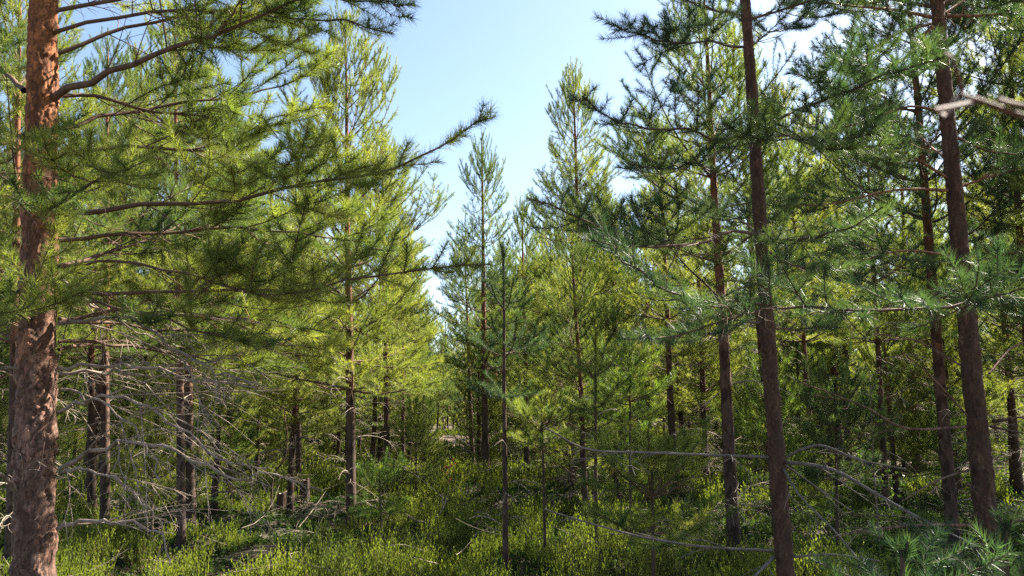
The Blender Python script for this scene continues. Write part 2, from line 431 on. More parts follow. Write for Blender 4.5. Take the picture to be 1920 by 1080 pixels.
def plated_trunk(axis, r0, rtop, rg, name, mats, parent, origin, rings, n=56, cell=.05, amp=.006):
    """high resolution trunk whose bark plates are really displaced"""
    P = resample(axis, rings)
    t = np.linspace(0, 1, rings); R = rtop + (r0 - rtop) * (1 - t) ** .8
    R = R * (1 + .3 * np.exp(-np.maximum(P[:, 2] - P[0, 2], 0) / .22))
    H = P[-1, 2] - P[0, 2]; circ = 2 * PI * r0
    ncell = int(H * circ / (cell * cell * 2.2))
    cu = rg.random(ncell) * circ; cz = rg.random(ncell) * H
    cu = np.concatenate([cu, cu + circ, cu - circ]); czz = np.tile(cz, 3); val = np.tile(rg.random(ncell), 3)
    ang = np.arange(n) * 2 * PI / n
    uu = (ang / (2 * PI) * circ)[None, :] + np.zeros((rings, 1)); zz = (P[:, 2] - P[0, 2])[:, None] + np.zeros((1, n))
    uu = uu + .012 * np.sin(zz * 31 + uu * 20) + .006 * np.sin(zz * 83 - uu * 61); zz2 = zz + .012 * np.sin(uu * 57 + zz * 19)
    uu = uu + .004 * np.sin(zz * 190 + uu * 130); F1 = np.full((rings, n), 9.); F2 = F1.copy(); cid = np.zeros((rings, n), int)
    order = np.argsort(czz); cu, czz, val = cu[order], czz[order], val[order]
    for i in range(rings):
        lo, hi = np.searchsorted(czz, [zz[i, 0] - .3, zz[i, 0] + .3])
        d = np.hypot((uu[i][:, None] - cu[None, lo:hi]), (zz2[i][:, None] - czz[None, lo:hi]) * .42)
        o = np.argpartition(d, 1, axis=1)[:, :2]
        dd = np.take_along_axis(d, o, 1); w = dd[:, 0] > dd[:, 1]
        o[w] = o[w][:, ::-1]; dd[w] = dd[w][:, ::-1]
        F1[i], F2[i] = dd[:, 0], dd[:, 1]; cid[i] = o[:, 0] + lo
    plate = val[cid]
    edge = np.clip((F2 - F1) / .013, 0, 1)
    fade = np.clip(1.25 - zz / 5.0, .35, 1)
    dirn = np.sin(ang)[None] * 0
    disp = amp * fade * (edge * (.25 + .75 * plate + .25 * np.floor(plate * 5.99) % 2) - .55 * (1 - edge) * (plate < .75)) + .0015 * np.sin(uu * 40 + 3 * np.sin(zz * 9)) + rg.normal(0, .0002, (rings, n))
    T = norm(np.gradient(P, axis=0)); U = norm(np.cross(T, np.array([[0, 1., 0]]))); W = np.cross(T, U)
    V = P[:, None] + (U[:, None] * np.cos(ang)[None, :, None] + W[:, None] * np.sin(ang)[None, :, None]) * (R[:, None, None] + disp[:, :, None])
    g = Geo(); idx = np.arange(rings * n).reshape(rings, n); i0, i1 = idx[:-1], idx[1:]
    g.add(V.reshape(-1, 3), quads=np.stack([i0, np.roll(i0, -1, 1), np.roll(i1, -1, 1), i1], -1).reshape(-1, 4))
    crack = (1 - np.clip((F2 - F1) / .019, 0, 1)) ** 1.1 * np.clip(fade * 1.1, 0, 1) * (.55 + .45 * np.sin(uu * 23 + zz * 7) ** 2)
    o = g.build(name, mats, parent, origin, attrs={'plate': plate.ravel(), 'crack': crack.ravel()})
    return P, R, o


def crown_branches(axisfn, H, crown_z, Lmax, rg, whorl=.42, steep=1.0, nbr=(4, 6), prof=1.5, K=8, droop=0.):
    """list of (axis, base radius, relative depth in the crown) for the whorls of a pine"""
    out = []
    z = crown_z
    while z < H - .12:
        t = (H - z) / (H - crown_z)
        n = rg.integers(nbr[0], nbr[1] + 1); a0 = rg.random() * 2 * PI
        for k in range(n):
            az = a0 + 2 * PI * (k + rg.normal(0, .14)) / n
            L = Lmax * (1 - (1 - t) ** prof) * rg.uniform(.62, 1.12) + .16
            if t > .85: L *= .85
            el = math.radians(6 + 52 * steep * (1 - t) ** 1.1 + rg.normal(0, 9)) - droop
            d = np.array([math.cos(az) * math.cos(el), math.sin(az) * math.cos(el), math.sin(el)])
            p0 = axisfn(z + rg.normal(0, .025))
            s = np.linspace(0, 1, K)[:, None]
            A = p0 + d * L * s
            A[:, 2] += (L * (.18 + .36 * (1 - t) * (droop == 0)) * s[:, 0] ** 2.2) - droop * L * .2 * s[:, 0]
            w = norm(np.cross(d, Z)); A += w * (L * rg.normal(0, .05) * np.sin(s * PI * rg.uniform(.8, 1.6)))
            A[:, 2] += L * rg.normal(0, .02) * np.sin(s[:, 0] * PI * 2)
            out.append((A, .004 + .0085 * L, t))
        z += whorl * rg.uniform(.82, 1.15) * ((1.2 - .3 * t) if droop == 0 else (.7 + .4 * t))
    return out


def dead_branches(axisfn, z0, z1, Lmax, rg, n, K=6):
    out = []
    for _ in range(n):
        z = rg.uniform(z0, z1); az = rg.random() * 2 * PI; L = Lmax * rg.uniform(.3, 1)
        el = rg.normal(.08, .18); d = np.array([math.cos(az) * math.cos(el), math.sin(az) * math.cos(el), math.sin(el)])
        s = np.linspace(0, 1, K)[:, None]; A = axisfn(z) + d * L * s
        A[:, 2] += L * (.1 * np.sin(s[:, 0] * PI) - .16 * s[:, 0] ** 2)
        A += norm(np.cross(d, Z)) * L * rg.normal(0, .07) * np.sin(s * PI)
        out.append((A, .004 + .005 * L))
    return out


def axis_fn(P):
    return lambda z: np.array([np.interp(z, P[:, 2], P[:, k]) for k in range(2)] + [z])


def leader(g, lf, P, rg, sp, n=5, L=.34):
    L = min(L, .06 * (P[-1][2] - P[0][2]))
    L = min(L, .07 * (P[-1][2] - P[0][2]))
    """the top shoot of a pine with its ring of upright candles"""
    top = P[-1]
    lf.needles([P[-1] - [0, 0, .5], ], [top], sp.per_m * 1.1, sp.nlen, sp.nwid, rg, 1 if lf is g else 0, np.ones(1))
    a = rg.random(n) * 2 * PI; d = norm(np.stack([np.cos(a) * .35, np.sin(a) * .35, np.ones(n)], 1))
    C = curves(np.repeat(top[None] - [0, 0, .04], n, 0), d, rg.uniform(.5, 1, n) * L, np.full(n, .1), rg, 4)
    g.tubes(C, np.full((n, 4), .004), 3, 0)
    lf.needles(C[:, :-1].reshape(-1, 3), C[:, 1:].reshape(-1, 3), sp.per_m, sp.nlen, sp.nwid, rg, 1 if lf is g else 0)


def make_tree_meshes(H, r0, crown_z, Lmax, sp, rg, dead=10, deadspec=DEADF, whorl=.46, nbr=(4, 6), steep=1., prof=1.5, droop=0., ntr=10, axis=None, dead_len=1.0):
    """local-space meshes (Geo) of a whole pine: trunk, crown, list of dead branches"""
    P = trunk_axis((0, 0, -.15), (rg.normal(0, .02) * H, rg.normal(0, .02) * H, H), rg) if axis is None else axis
    tr = Geo(); trunk_mesh(tr, P, r0, .008, ntr, rg)
    f = axis_fn(P); cr = Geo()
    Hh = P[-1, 2]
    for A, rb, t in crown_branches(f, Hh, crown_z, Lmax, rg, whorl, steep, nbr, prof, droop=droop):
        kw = {}
        if droop == 0:
            kw = {'curl': sp.curl + .5 * (1 - t)}
            if t < .34: kw = {'curl': .75, 'ang': (26, 46), 'lat': .8, 'latmax': .5, 'levels': 1 if t < .2 else 2, 'minsub': .3, 'node': .2, 'bare': .3, 'zone': .6, 'spread': (28, 52)}
        spb = Spec(**{**sp.__dict__, **kw})
        grow(A, rb, .003, spb, rg, cr, cr, 0, 1)
    leader(cr, cr, P, rg, sp)
    dl = []
    for A, rb in dead_branches(f, max(.25, crown_z * .12), crown_z + .3, dead_len, rg, dead):
        dg = Geo(); grow(A, rb, .002, deadspec, rg, dg, None); dl.append(dg)
    return tr, cr, dl


def merge(dst, src, mat):
    V = np.concatenate(src.V)
    dst.add(V, np.concatenate(src.T) if src.T else None, np.concatenate(src.Q) if src.Q else None, mat)


# ------------------------------------------------------------------ ground
def clear_mask(x, y):
    """1 inside the bare sandy clearings"""
    m = np.zeros_like(x)
    for (cx, cy, rx, ry) in CLEAR:
        a = np.arctan2(y - cy, x - cx)
        d = np.hypot((x - cx) / rx, (y - cy) / ry) + .18 * np.sin(3 * a + cx) + .1 * np.sin(7 * a)
        m = np.maximum(m, (d < 1).astype(float))
    return m


CLEAR = []
for px, D, rx, ry in ((850, 44, 2.0, 8), (1245, 29, 2.0, 3.0), (1640, 24, 1.8, 2.6), (1930, 20, 2.0, 2.6)):
    p = at(px, 800, D); CLEAR.append((p[0], D, rx, ry))

u = np.linspace(-1, 1, 330)
ax = np.sinh(u * 7.2) / math.sinh(7.2) * 1500
gx, gy = np.meshgrid(ax, ax + 9.0)
gz = terrain(gx, gy)
g = Geo(); n = len(u); idx = np.arange(n * n).reshape(n, n)
g.add(np.stack([gx, gy, gz], -1).reshape(-1, 3), quads=np.stack([idx[:-1, :-1], idx[:-1, 1:], idx[1:, 1:], idx[1:, :-1]], -1).reshape(-1, 4))
b = NT('forest_floor')
geo = b.n('ShaderNodeNewGeometry')
n1 = b.n('ShaderNodeTexNoise', Scale=1.1, Detail=6.0, Roughness=.65); n2 = b.n('ShaderNodeTexNoise', Scale=22., Detail=6.0, Roughness=.75)
b.l(geo.outputs['Position'], n1.inputs['Vector']); b.l(geo.outputs['Position'], n2.inputs['Vector'])
c = b.mix(b.ramp(n1.outputs['Fac'], [(.42, (0, 0, 0)), (.58, (1, 1, 1))]),
          b.ramp(n2.outputs['Fac'], [(.3, (.022, .013, .008)), (.55, (.06, .036, .02)), (.75, (.12, .08, .045))]),
          b.ramp(n2.outputs['Fac'], [(.3, (.02, .018, .008)), (.6, (.055, .05, .018)), (.8, (.11, .085, .04))]))
p = b.n('ShaderNodeBsdfPrincipled', Roughness=.95); b.l(c, p.inputs['Base Color'])
bp = b.n('ShaderNodeBump', Strength=.9, Distance=.03); b.l(n2.outputs['Fac'], bp.inputs['Height']); b.l(bp.outputs[0], p.inputs['Normal'])
b.l(p.outputs[0], b.out.inputs[0])
tag(g.build('ground', b.m), 'mossy brown forest floor under the young pines', 'ground', kind='structure')

M_SAND = plain_material('bare_sandy_soil', (.13, .085, .06), (.30, .22, .165), 6, .95, .6)
for k, (cx, cy, rx, ry) in enumerate(CLEAR):
    nr, na = 14, 48
    a = np.arange(na) * 2 * PI / na; r = np.linspace(0.02, 1, nr)[:, None]
    rad = 1 / 1.0 - (.18 * np.sin(3 * a + cx) + .1 * np.sin(7 * a))
    X = cx + r * rx * rad * np.cos(a); Y = cy + r * ry * rad * np.sin(a)
    Zc = terrain(X, Y) + .03 + rng.normal(0, .012, X.shape); Zc[-1] -= .08
    g = Geo(); idx = np.arange(nr * na).reshape(nr, na)
    g.add(np.stack([X, Y, Zc], -1).reshape(-1, 3), quads=np.stack([idx[:-1], np.roll(idx[:-1], -1, 1), np.roll(idx[1:], -1, 1), idx[1:]], -1).reshape(-1, 4))
    tag(g.build('clearing', M_SAND), ['bare pale sandy clearing at the end of the open gap', 'bare sandy patch between dark trunks right of the gap',
        'sandy patch glimpsed beside the birch sapling', 'bare soil patch at the right edge behind the thick brown trunk'][k], 'clearing', kind='structure')


# ------------------------------------------------------------------ undergrowth
def vnoise(x, y, s, seed):
    r = np.random.default_rng(seed); out = np.zeros_like(x)
    for k in range(5):
        a = r.uniform(0, 2 * PI); f = s * r.uniform(.6, 1.7)
        out += np.sin((x * math.cos(a) + y * math.sin(a)) * f + r.uniform(0, 6) + .8 * np.sin((x * math.sin(a) - y * math.cos(a)) * f * .7))
    return out / 5 + .0


def wedge_points(d0, d1, per_m2, rg, margin=1.12):
    area = .5 * (d1 ** 2 - d0 ** 2) * 2 * .662 * margin
    n = int(area * per_m2)
    y = np.sqrt(rg.uniform(d0 ** 2, d1 ** 2, n)); x = rg.uniform(-1, 1, n) * .662 * margin * y
    return x, y


def sprigs(g, x, y, h, m, ll, lw, rg, tint, tilt=(38, 75), stem_w=.004, droop=0):
    """upright leafy stems: a thin stem and m small pointed leaves each"""
    N = len(x); z = terrain(x, y) - .01
    base = np.stack([x, y, z], 1)
    lean = rg.normal(0, .22, (N, 2)); d = norm(np.stack([lean[:, 0], lean[:, 1], np.ones(N)], 1))
    top = base + d * h[:, None]
    s = norm(np.cross(d, rg.normal(size=(N, 3)))) * stem_w
    V = np.stack([base - s, base + s, top], 1).reshape(-1, 3)
    g.add(V, tris=np.arange(3 * N).reshape(-1, 3), mat=1, tint=tint)
    t = rg.uniform(.22, 1, (N, m)); az = rg.uniform(0, 2 * PI, (N, m)); el = np.radians(rg.uniform(*tilt, (N, m)))
    ld = np.stack([np.cos(az) * np.cos(el), np.sin(az) * np.cos(el), np.sin(el)], -1)
    lb = base[:, None] + (top - base)[:, None] * t[..., None]
    sc = rg.uniform(.7, 1.3, (N, m)) * (1.1 - .45 * t)
    tip = lb + ld * (ll * sc)[..., None]
    sd = norm(np.cross(ld, rg.normal(size=(N, m, 3)))) * (lw * .5 * sc)[..., None]
    mid = lb + ld * (ll * .4 * sc)[..., None]
    V = np.stack([lb, mid - sd, mid + sd, tip], 2).reshape(-1, 3)
    k = np.arange(N * m) * 4
    T = np.stack([np.stack([k, k + 1, k + 2], 1), np.stack([k + 1, k + 3, k + 2], 1)], 1).reshape(-1, 3)
    g.add(V, tris=T, mat=0, tint=np.repeat(np.clip(np.repeat(tint, m) + rg.normal(0, .12, N * m), 0, 1), 2))


rg = np.random.default_rng(5)
heath = Geo(); bilb = Geo()


def clumps(d0, d1, per_m2, stems, rad):
    x, y = wedge_points(d0, d1, per_m2, rg)
    big = vnoise(x, y, .75, 8) + .7 * vnoise(x, y, 1.9, 3)
    right = np.clip((x / y - .1) * 4, 0, 1)
    k = (big + rg.normal(0, .16, len(x)) > -.17 + .42 * right) & (clear_mask(x, y) < .5)
    x, y, big = x[k], y[k], big[k]
    hc = (.26 + .4 * np.clip(big + .25, 0, 1)) * rg.uniform(.6, 1.3, len(x)); tc = np.clip(.52 + .3 * vnoise(x, y, 1.5, 21) + rg.normal(0, .13, len(x)), 0, 1)
    cnt = rg.poisson(stems, len(x)); i = np.repeat(np.arange(len(x)), cnt); n = len(i)
    rr = rad * np.sqrt(rg.random(n)) * rg.uniform(.6, 1.2, len(x))[i]; a = rg.random(n) * 2 * PI
    return x[i] + rr * np.cos(a), y[i] + rr * np.sin(a), hc[i] * rg.uniform(.55, 1.15, n) * (1 - .35 * (rr / rad / 1.2) ** 2), np.clip(tc[i] + rg.normal(0, .08, n), 0, 1)


for d0, d1, cpm, stems, rad, m, ll, lw, sw in ((6, 11, 8, 52, .17, 20, .036, .0115, .003), (11, 17, 7, 34, .19, 15, .048, .0155, .004), (17, 30, 5, 17, .27, 11, .078, .028, .008), (30, 60, 2, 9, .4, 9, .13, .055, .013)):
    x, y, h, ti = clumps(d0, d1, cpm, stems, rad)
    sprigs(heath, x, y, h, m, ll, lw, rg, ti, tilt=(58, 86), stem_w=sw)
    x, y = wedge_points(d0, d1, cpm * stems * .6, rg)
    nz = vnoise(x, y, 1.1, 31) + np.clip((x / y - .1) * 1.4, -.25, .5) - .08; keep = (rg.random(len(x)) < np.where(nz + rg.normal(0, .15, len(x)) > 0, 1, .75)) & (clear_mask(x, y) < .5)
    x, y, nz = x[keep], y[keep], nz[keep]
    sprigs(bilb, x, y, rg.uniform(.05, .14, len(x)) + .12 * np.clip(nz * 2 + .4, 0, 1), max(6, m - 6), ll * 1.0, lw * 2.0, rg, np.clip(rg.normal(.34, .2, len(x)) + .12 * np.clip(nz, -1, 1), 0, 1), tilt=(-10, 45), stem_w=sw)
tag(heath.build('heather', [M_HEATH, M_TWIG]), 'yellow green upright heather sprigs covering the forest floor', 'heather', kind='stuff')
tag(bilb.build('bilberry', [M_BILB, M_TWIG]), 'low leafy bilberry plants between the heather', 'bilberry', kind='stuff')

lit = Geo()
x, y = wedge_points(6, 32, 3.2, rg); N = len(x)
az = rg.uniform(0, 2 * PI, N); L = rg.uniform(.15, .8, N) * (1 + y / 40)
st = np.stack([x, y, terrain(x, y) + rg.uniform(.0, .25, N)], 1)
d = norm(np.stack([np.cos(az), np.sin(az), rg.normal(.08, .22, N)], 1))
C = curves(st, d, L, rg.normal(0, .2, N), rg, 5, .12)
lit.tubes(C, (rg.uniform(.0016, .0038, N) * (1 + y / 16))[:, None] * np.linspace(1, .4, 5)[None], 3, 0)
tag(lit.build('twig_litter', M_DEAD), 'pale fallen twigs and slash strewn through the undergrowth', 'twigs', kind='stuff')


# ------------------------------------------------------------------ hero pines
def hero_branch(root, org, axis, r0, sp, rg, leaf=None, name=None, label=None, r1=.0028, wood=None):
    g = Geo(); lf = Geo()
    grow(axis, r0, r1, sp, rg, g, lf)
    o = g.build(name or ('branch' if sp.live else 'dead_branch'), wood or (M_TWIG if sp.live else M_DEAD), root, org)
    if label: o['label'] = label
    if lf.n: lf.build('needles', leaf or M_NEEDLE, o, org)
    return o


def pix_axis(P, d0, d1, K=14, start=None):
    n = len(P); pts = [at(x, y, d0 + (d1 - d0) * (i / (n - 1))) for i, (x, y) in enumerate(P)]
    if start is not None: pts[0] = start(pts[0][2])
    return resample(pts, K)


def pix_trunk(p_low, p_high, D, H):
    a = at(*p_low, D); b_ = at(*p_high, D)
    f = lambda z: a + (b_ - a) * ((z - a[2]) / (b_[2] - a[2]))
    zz = float(terrain(f(0)[0], D)); return f(zz - .12), f(H), f(zz)


# --- the thick flaky pine on the left
rg = np.random.default_rng(101)
D = 3.4
lo, hi, org = pix_trunk((66, 1000), (78, 20), D, 7.6)
lp = thing('pine_tree', org, 'thick pine with flaky reddish bark sunlit down one side and many bare lower limbs', 'pine tree', 'foreground pines')
AX = trunk_axis(lo, hi, rg, 12, .006)
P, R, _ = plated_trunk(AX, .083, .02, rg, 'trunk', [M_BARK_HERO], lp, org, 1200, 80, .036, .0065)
fl = axis_fn(P)
LIVE = [
    ([(100, 185), (190, 145), (300, 100), (400, 70), (510, 20), (640, -40)], 3.4, 3.0, .024, dict(bare=.42)),
    ([(400, 72), (440, 20), (470, -40)], 3.15, 3.0, .011, dict(bare=.3)),
    ([(105, 180), (170, 178), (260, 205), (380, 215), (480, 240), (575, 215)], 3.4, 3.9, .013, dict(bare=.35)),
    ([(120, 402), (250, 385), (430, 375), (570, 350), (700, 322), (800, 295), (870, 250), (914, 222)], 3.4, 3.05, .017, dict(bare=.3, lat=.34, latmax=.42)),
    ([(115, 500), (230, 490), (370, 520), (480, 552), (600, 540)], 3.4, 2.95, .010, dict(bare=.55, lat=.4)),
    ([(110, 548), (330, 548), (540, 545), (640, 525), (780, 505), (918, 496)], 3.4, 3.15, .013, dict(bare=.35, lat=.32, latmax=.42)),
    ([(110, 605), (160, 590), (230, 585), (330, 590), (480, 598), (620, 625)], 3.4, 3.6, .014, dict(bare=.4)),
    ([(110, 640), (260, 650), (420, 680), (570, 690)], 3.4, 4.2, .011, dict(bare=.4)),
    ([(110, 598), (300, 615), (480, 640), (650, 655)], 3.4, 4.6, .012, dict(bare=.35)),
    ([(110, 560), (220, 575), (380, 622), (510, 645)], 3.4, 3.0, .010, dict(bare=.5, lat=.45)),
    ([(110, 655), (200, 640), (310, 650), (400, 690)], 3.4, 4.4, .010, dict(bare=.4)),
    ([(85, 395), (140, 362), (190, 335), (240, 318)], 3.4, 2.45, .010, dict(bare=.35, lat=.5)),
    ([(60, 400), (20, 370), (-60, 350)], 3.4, 2.7, .011, dict(bare=.25)),
    ([(62, 600), (30, 590), (-20, 585)], 3.4, 2.6, .009, dict(bare=.3)),
    ([(110, 100), (250, 50), (420, 20), (560, -15), (680, -20)], 3.4, 4.1, .014, dict(bare=.3)),
    ([(105, 60), (300, 25), (480, 25), (640, 40), (735, 62)], 3.4, 3.1, .013, dict(bare=.3, lat=.4)),
    ([(105, 20), (300, -20), (520, -25), (690, 5), (772, 8)], 3.4, 3.1, .014, dict(bare=.3, lat=.4)),
    ([(110, 290), (250, 275), (400, 290), (560, 318), (690, 330)], 3.4, 4.3, .014, dict(bare=.25)),
    ([(110, 450), (260, 440), (420, 430), (600, 440), (740, 470)], 3.4, 4.2, .014, dict(bare=.25)),
    ([(110, 240), (230, 210), (380, 190), (520, 165), (600, 130)], 3.4, 4.4, .014, dict(bare=.2)),
    ([(110, 500), (220, 470), (340, 420), (420, 400)], 3.4, 5.0, .013, dict(bare=.25)),
    ([(50, 250), (0, 270), (-120, 260)], 3.4, 3.0, .013, dict(bare=.15)),
    ([(45, 170), (0, 130), (-100, 60)], 3.4, 3.7, .018, dict(bare=.3)),
    ([(50, 540), (0, 560), (-110, 575)], 3.4, 3.2, .012, dict(bare=.2)),
]
for pts, d0, d1, r0, kw in LIVE:
    br = hero_branch(lp, org, pix_axis(pts, d0, d1), r0 * .8, Spec(**{**HERO.__dict__, **kw}), rg)
    for q in {605: ((372, 596, 3.45), (470, 601, 3.5), (556, 618, 3.55))}.get(pts[0][1], ()):
        c = at(*q); e = c + norm(rg.normal(size=3) + [1, 0, .3]) * .05; rn = Geo()
        rn.needles([c], [e], 500, .032, .0022, rg, 0, np.ones(1))
        rn.tubes(resample([c - (e - c) * 1.6, e], 4), np.full(4, .002), 4)
        o_ = rn.build('dead_needles', M_RUST, br, org); o_['label'] = 'rust orange dead needle tuft'
for z in (3.6, 4.1, 4.6, 5.1, 5.6, 6.1, 6.5):
    t = (7.6 - z) / 5
    for k in range(4):
        az = k * 2 * PI / 4 + z * 2.3; el = math.radians(20 + 35 * (1 - t)); L = .35 + 1.35 * t * rg.uniform(.8, 1.1)
        d = np.array([math.cos(az) * math.cos(el), math.sin(az) * math.cos(el), math.sin(el)])
        s = np.linspace(0, 1, 8)[:, None]; A = fl(z) + d * L * s; A[:, 2] += .2 * L * s[:, 0] ** 2
        hero_branch(lp, org, A, .004 + .009 * L, NEAR, rg)
DEAD = [
    ([(110, 690), (190, 685), (290, 690), (410, 718), (490, 722)], 3.4, 3.2, .010),
    ([(110, 700), (230, 700), (330, 712), (460, 720)], 3.4, 3.7, .010),
    ([(110, 607), (230, 592), (330, 652), (400, 692), (480, 730)], 3.4, 3.0, .011),
    ([(110, 772), (170, 747), (250, 752), (330, 800), (430, 860), (500, 880)], 3.4, 3.1, .010),
    ([(112, 878), (190, 835), (280, 830), (350, 850), (420, 885), (490, 892), (552, 897)], 3.4, 3.0, .0125),
    ([(108, 992), (170, 976), (240, 982), (300, 1005), (318, 1060)], 3.4, 3.05, .012),
    ([(112, 885), (160, 880), (230, 905), (290, 965)], 3.4, 3.1, .008),
    ([(60, 700), (20, 690), (-40, 700)], 3.4, 3.2, .009),
    ([(45, 930), (10, 900), (-30, 870)], 3.4, 3.0, .016),
    ([(115, 730), (200, 760), (270, 830), (300, 900)], 3.4, 3.0, .007),
    ([(110, 520), (200, 590), (300, 640), (380, 660)], 3.4, 3.8, .008),
]
for pts, d0, d1, r0 in DEAD:
    hero_branch(lp, org, pix_axis(pts, d0, d1, 18), r0 * .85, DEADS, rg)

# --- slender dark pine right of the centre
rg = np.random.default_rng(202)
D = 4.4
lo, hi, org = pix_trunk((1468, 1000), (1397, 20), D, 6.3)
sp_ = thing('pine_tree', org, 'slender dark pine, long bare grey limbs near its foot spreading to both sides', 'pine tree', 'foreground pines')
AX = trunk_axis(lo, hi, rg, 12, .006)
P, R, _ = plated_trunk(AX, .051, .013, rg, 'trunk', [M_BARK_DARKP], sp_, org, 560, 44, .028, .003)
fs = axis_fn(P)
LIVE = [
    ([(1392, 88), (1330, 78), (1260, 80), (1200, 64), (1138, 44)], 4.4, 3.7, .009, dict(bare=.3, lat=.4)),
    ([(1405, 250), (1340, 262), (1280, 243), (1190, 240), (1130, 215), (1094, 182)], 4.4, 3.6, .010, dict(bare=.35, lat=.35)),
    ([(1405, 252), (1320, 300), (1250, 318), (1180, 306)], 4.4, 3.4, .009, dict(bare=.45, lat=.35)),
    ([(1412, 245), (1500, 205), (1580, 175), (1680, 132), (1772, 106)], 4.4, 3.2, .010, dict(bare=.3, lat=.4)),
    ([(1412, 245), (1480, 258), (1545, 262)], 4.4, 3.2, .009, dict(bare=.45)),
    ([(1420, 440), (1370, 438), (1310, 456), (1200, 460), (1130, 432), (1070, 400), (990, 372)], 4.4, 3.2, .011, dict(bare=.35, lat=.35)),
    ([(1425, 447), (1500, 450), (1580, 430), (1655, 388)], 4.4, 3.5, .009, dict(bare=.25, lat=.4)),
    ([(1430, 460), (1470, 492), (1540, 505), (1600, 500)], 4.4, 4.6, .007, dict(bare=.3)),
    ([(1395, 40), (1480, 15), (1560, -20), (1620, -60)], 4.4, 4.0, .009, dict(bare=.3)),
    ([(1390, 30), (1310, 10), (1240, -20)], 4.4, 4.9, .009, dict(bare=.3)),
    ([(1400, 90), (1450, 60), (1520, 50)], 4.4, 5.0, .008, dict(bare=.3)),
    ([(1425, 440), (1380, 410), (1330, 400)], 4.4, 5.3, .008, dict(bare=.3)),
    ([(1432, 600), (1370, 610), (1300, 640), (1240, 640)], 4.4, 3.8, .008, dict(bare=.5, lat=.4)),
    ([(1438, 610), (1500, 620), (1570, 610)], 4.4, 4.9, .008, dict(bare=.4, lat=.4)),
]
for pts, d0, d1, r0, kw in LIVE:
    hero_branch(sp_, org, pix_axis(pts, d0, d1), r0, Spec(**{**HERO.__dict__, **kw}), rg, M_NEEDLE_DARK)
for z in (4.35, 4.8, 5.2, 5.6, 5.95):
    t = (6.3 - z) / 2.5
    for k in range(4):
        az = k * PI / 2 + z * 3.1; el = math.radians(25 + 30 * (1 - t)); L = .25 + .75 * t
        d = np.array([math.cos(az) * math.cos(el), math.sin(az) * math.cos(el), math.sin(el)])
        s = np.linspace(0, 1, 8)[:, None]; A = fs(z) + d * L * s; A[:, 2] += .2 * L * s[:, 0] ** 2
        hero_branch(sp_, org, A, .004 + .007 * L, NEAR, rg, M_NEEDLE_DARK)
BARE = dict(live=False, node=.3, bare=.2, lat=.35, latmax=.45, curl=-.1, sub=(.4, .7), ang=(25, 55), n_lat=4, r_lat=.003, n_axis=7)
for pts, d0, d1, r0 in [
    ([(1440, 857), (1330, 853), (1200, 848), (1100, 842), (1020, 800)], 4.4, 3.6, .011),
    ([(1470, 860), (1505, 842), (1545, 836), (1610, 862), (1700, 880)], 4.4, 4.0, .010),
    ([(1470, 866), (1560, 880), (1650, 930), (1740, 980), (1835, 1026)], 4.4, 3.3, .013),
    ([(1465, 872), (1500, 930), (1560, 990), (1612, 1052)], 4.4, 3.6, .008),
    ([(1450, 1032), (1330, 1026), (1220, 1010), (1120, 985), (1020, 955)], 4.4, 4.1, .010),
    ([(1480, 1045), (1560, 1040), (1650, 1052)], 4.4, 4.2, .009),
    ([(1450, 1045), (1410, 1085), (1370, 1120)], 4.4, 4.0, .012),
    ([(1470, 870), (1540, 920), (1600, 960)], 4.4, 5.0, .007)]:
    hero_branch(sp_, org, pix_axis(pts, d0, d1), r0 * .85, Spec(**BARE), rg, r1=.004, wood=M_GREY)

# --- thick brown pine at the right
rg = np.random.default_rng(303)
D = 5.6
lo, hi, org = pix_trunk((1850, 980), (1757, 0), D, 7.8)
rp = thing('pine_tree', org, 'thick brown pine in shade with dark arching limbs, tallest trunk of the right side', 'pine tree', 'foreground pines')
AX = trunk_axis(lo, hi, rg, 12, .006)
P, R, _ = plated_trunk(AX, .076, .02, rg, 'trunk', [M_BARK_DARKP], rp, org, 700, 56, .036, .005)
fr_ = axis_fn(P)
LIVE = [
    ([(1745, 32), (1690, 20), (1640, 15), (1570, 8), (1480, -10)], 5.6, 5.0, .015, dict(bare=.35)),
    ([(1745, 45), (1690, 60), (1620, 98), (1550, 122)], 5.6, 5.2, .012, dict(bare=.4)),
    ([(1748, 50), (1710, 95), (1680, 122), (1630, 155)], 5.6, 4.8, .015, dict(bare=.5)),
    ([(1775, 30), (1850, 28), (1930, 20)], 5.6, 5.4, .018, dict(bare=.4)),
    ([(1772, 25), (1815, -5), (1850, -30)], 5.6, 5.9, .014, dict(bare=.4)),
    ([(1795, 258), (1850, 282), (1930, 292)], 5.6, 5.2, .013, dict(bare=.2)),
    ([(1778, 335), (1725, 302), (1690, 285), (1600, 282)], 5.6, 5.1, .013, dict(bare=.35)),
    ([(1780, 357), (1680, 356), (1560, 382), (1460, 386)], 5.6, 5.0, .014, dict(bare=.4)),
    ([(1800, 350), (1860, 330), (1930, 314)], 5.6, 5.8, .014, dict(bare=.2)),
    ([(1770, 210), (1700, 200), (1620, 230), (1550, 240)], 5.6, 5.9, .012, dict(bare=.3)),
    ([(1790, 480), (1700, 470), (1610, 490), (1540, 520)], 5.6, 5.4, .012, dict(bare=.3)),
    ([(1810, 500), (1870, 480), (1940, 470)], 5.6, 5.0, .012, dict(bare=.3)),
    ([(1780, 300), (1740, 270), (1700, 220)], 5.6, 7.0, .013, dict(bare=.3)),
]
for pts, d0, d1, r0, kw in LIVE:
    hero_branch(rp, org, pix_axis(pts, d0, d1), r0, Spec(**{**NEAR.__dict__, **kw}), rg, M_NEEDLE_DARK, wood=M_BARK_LIMB)
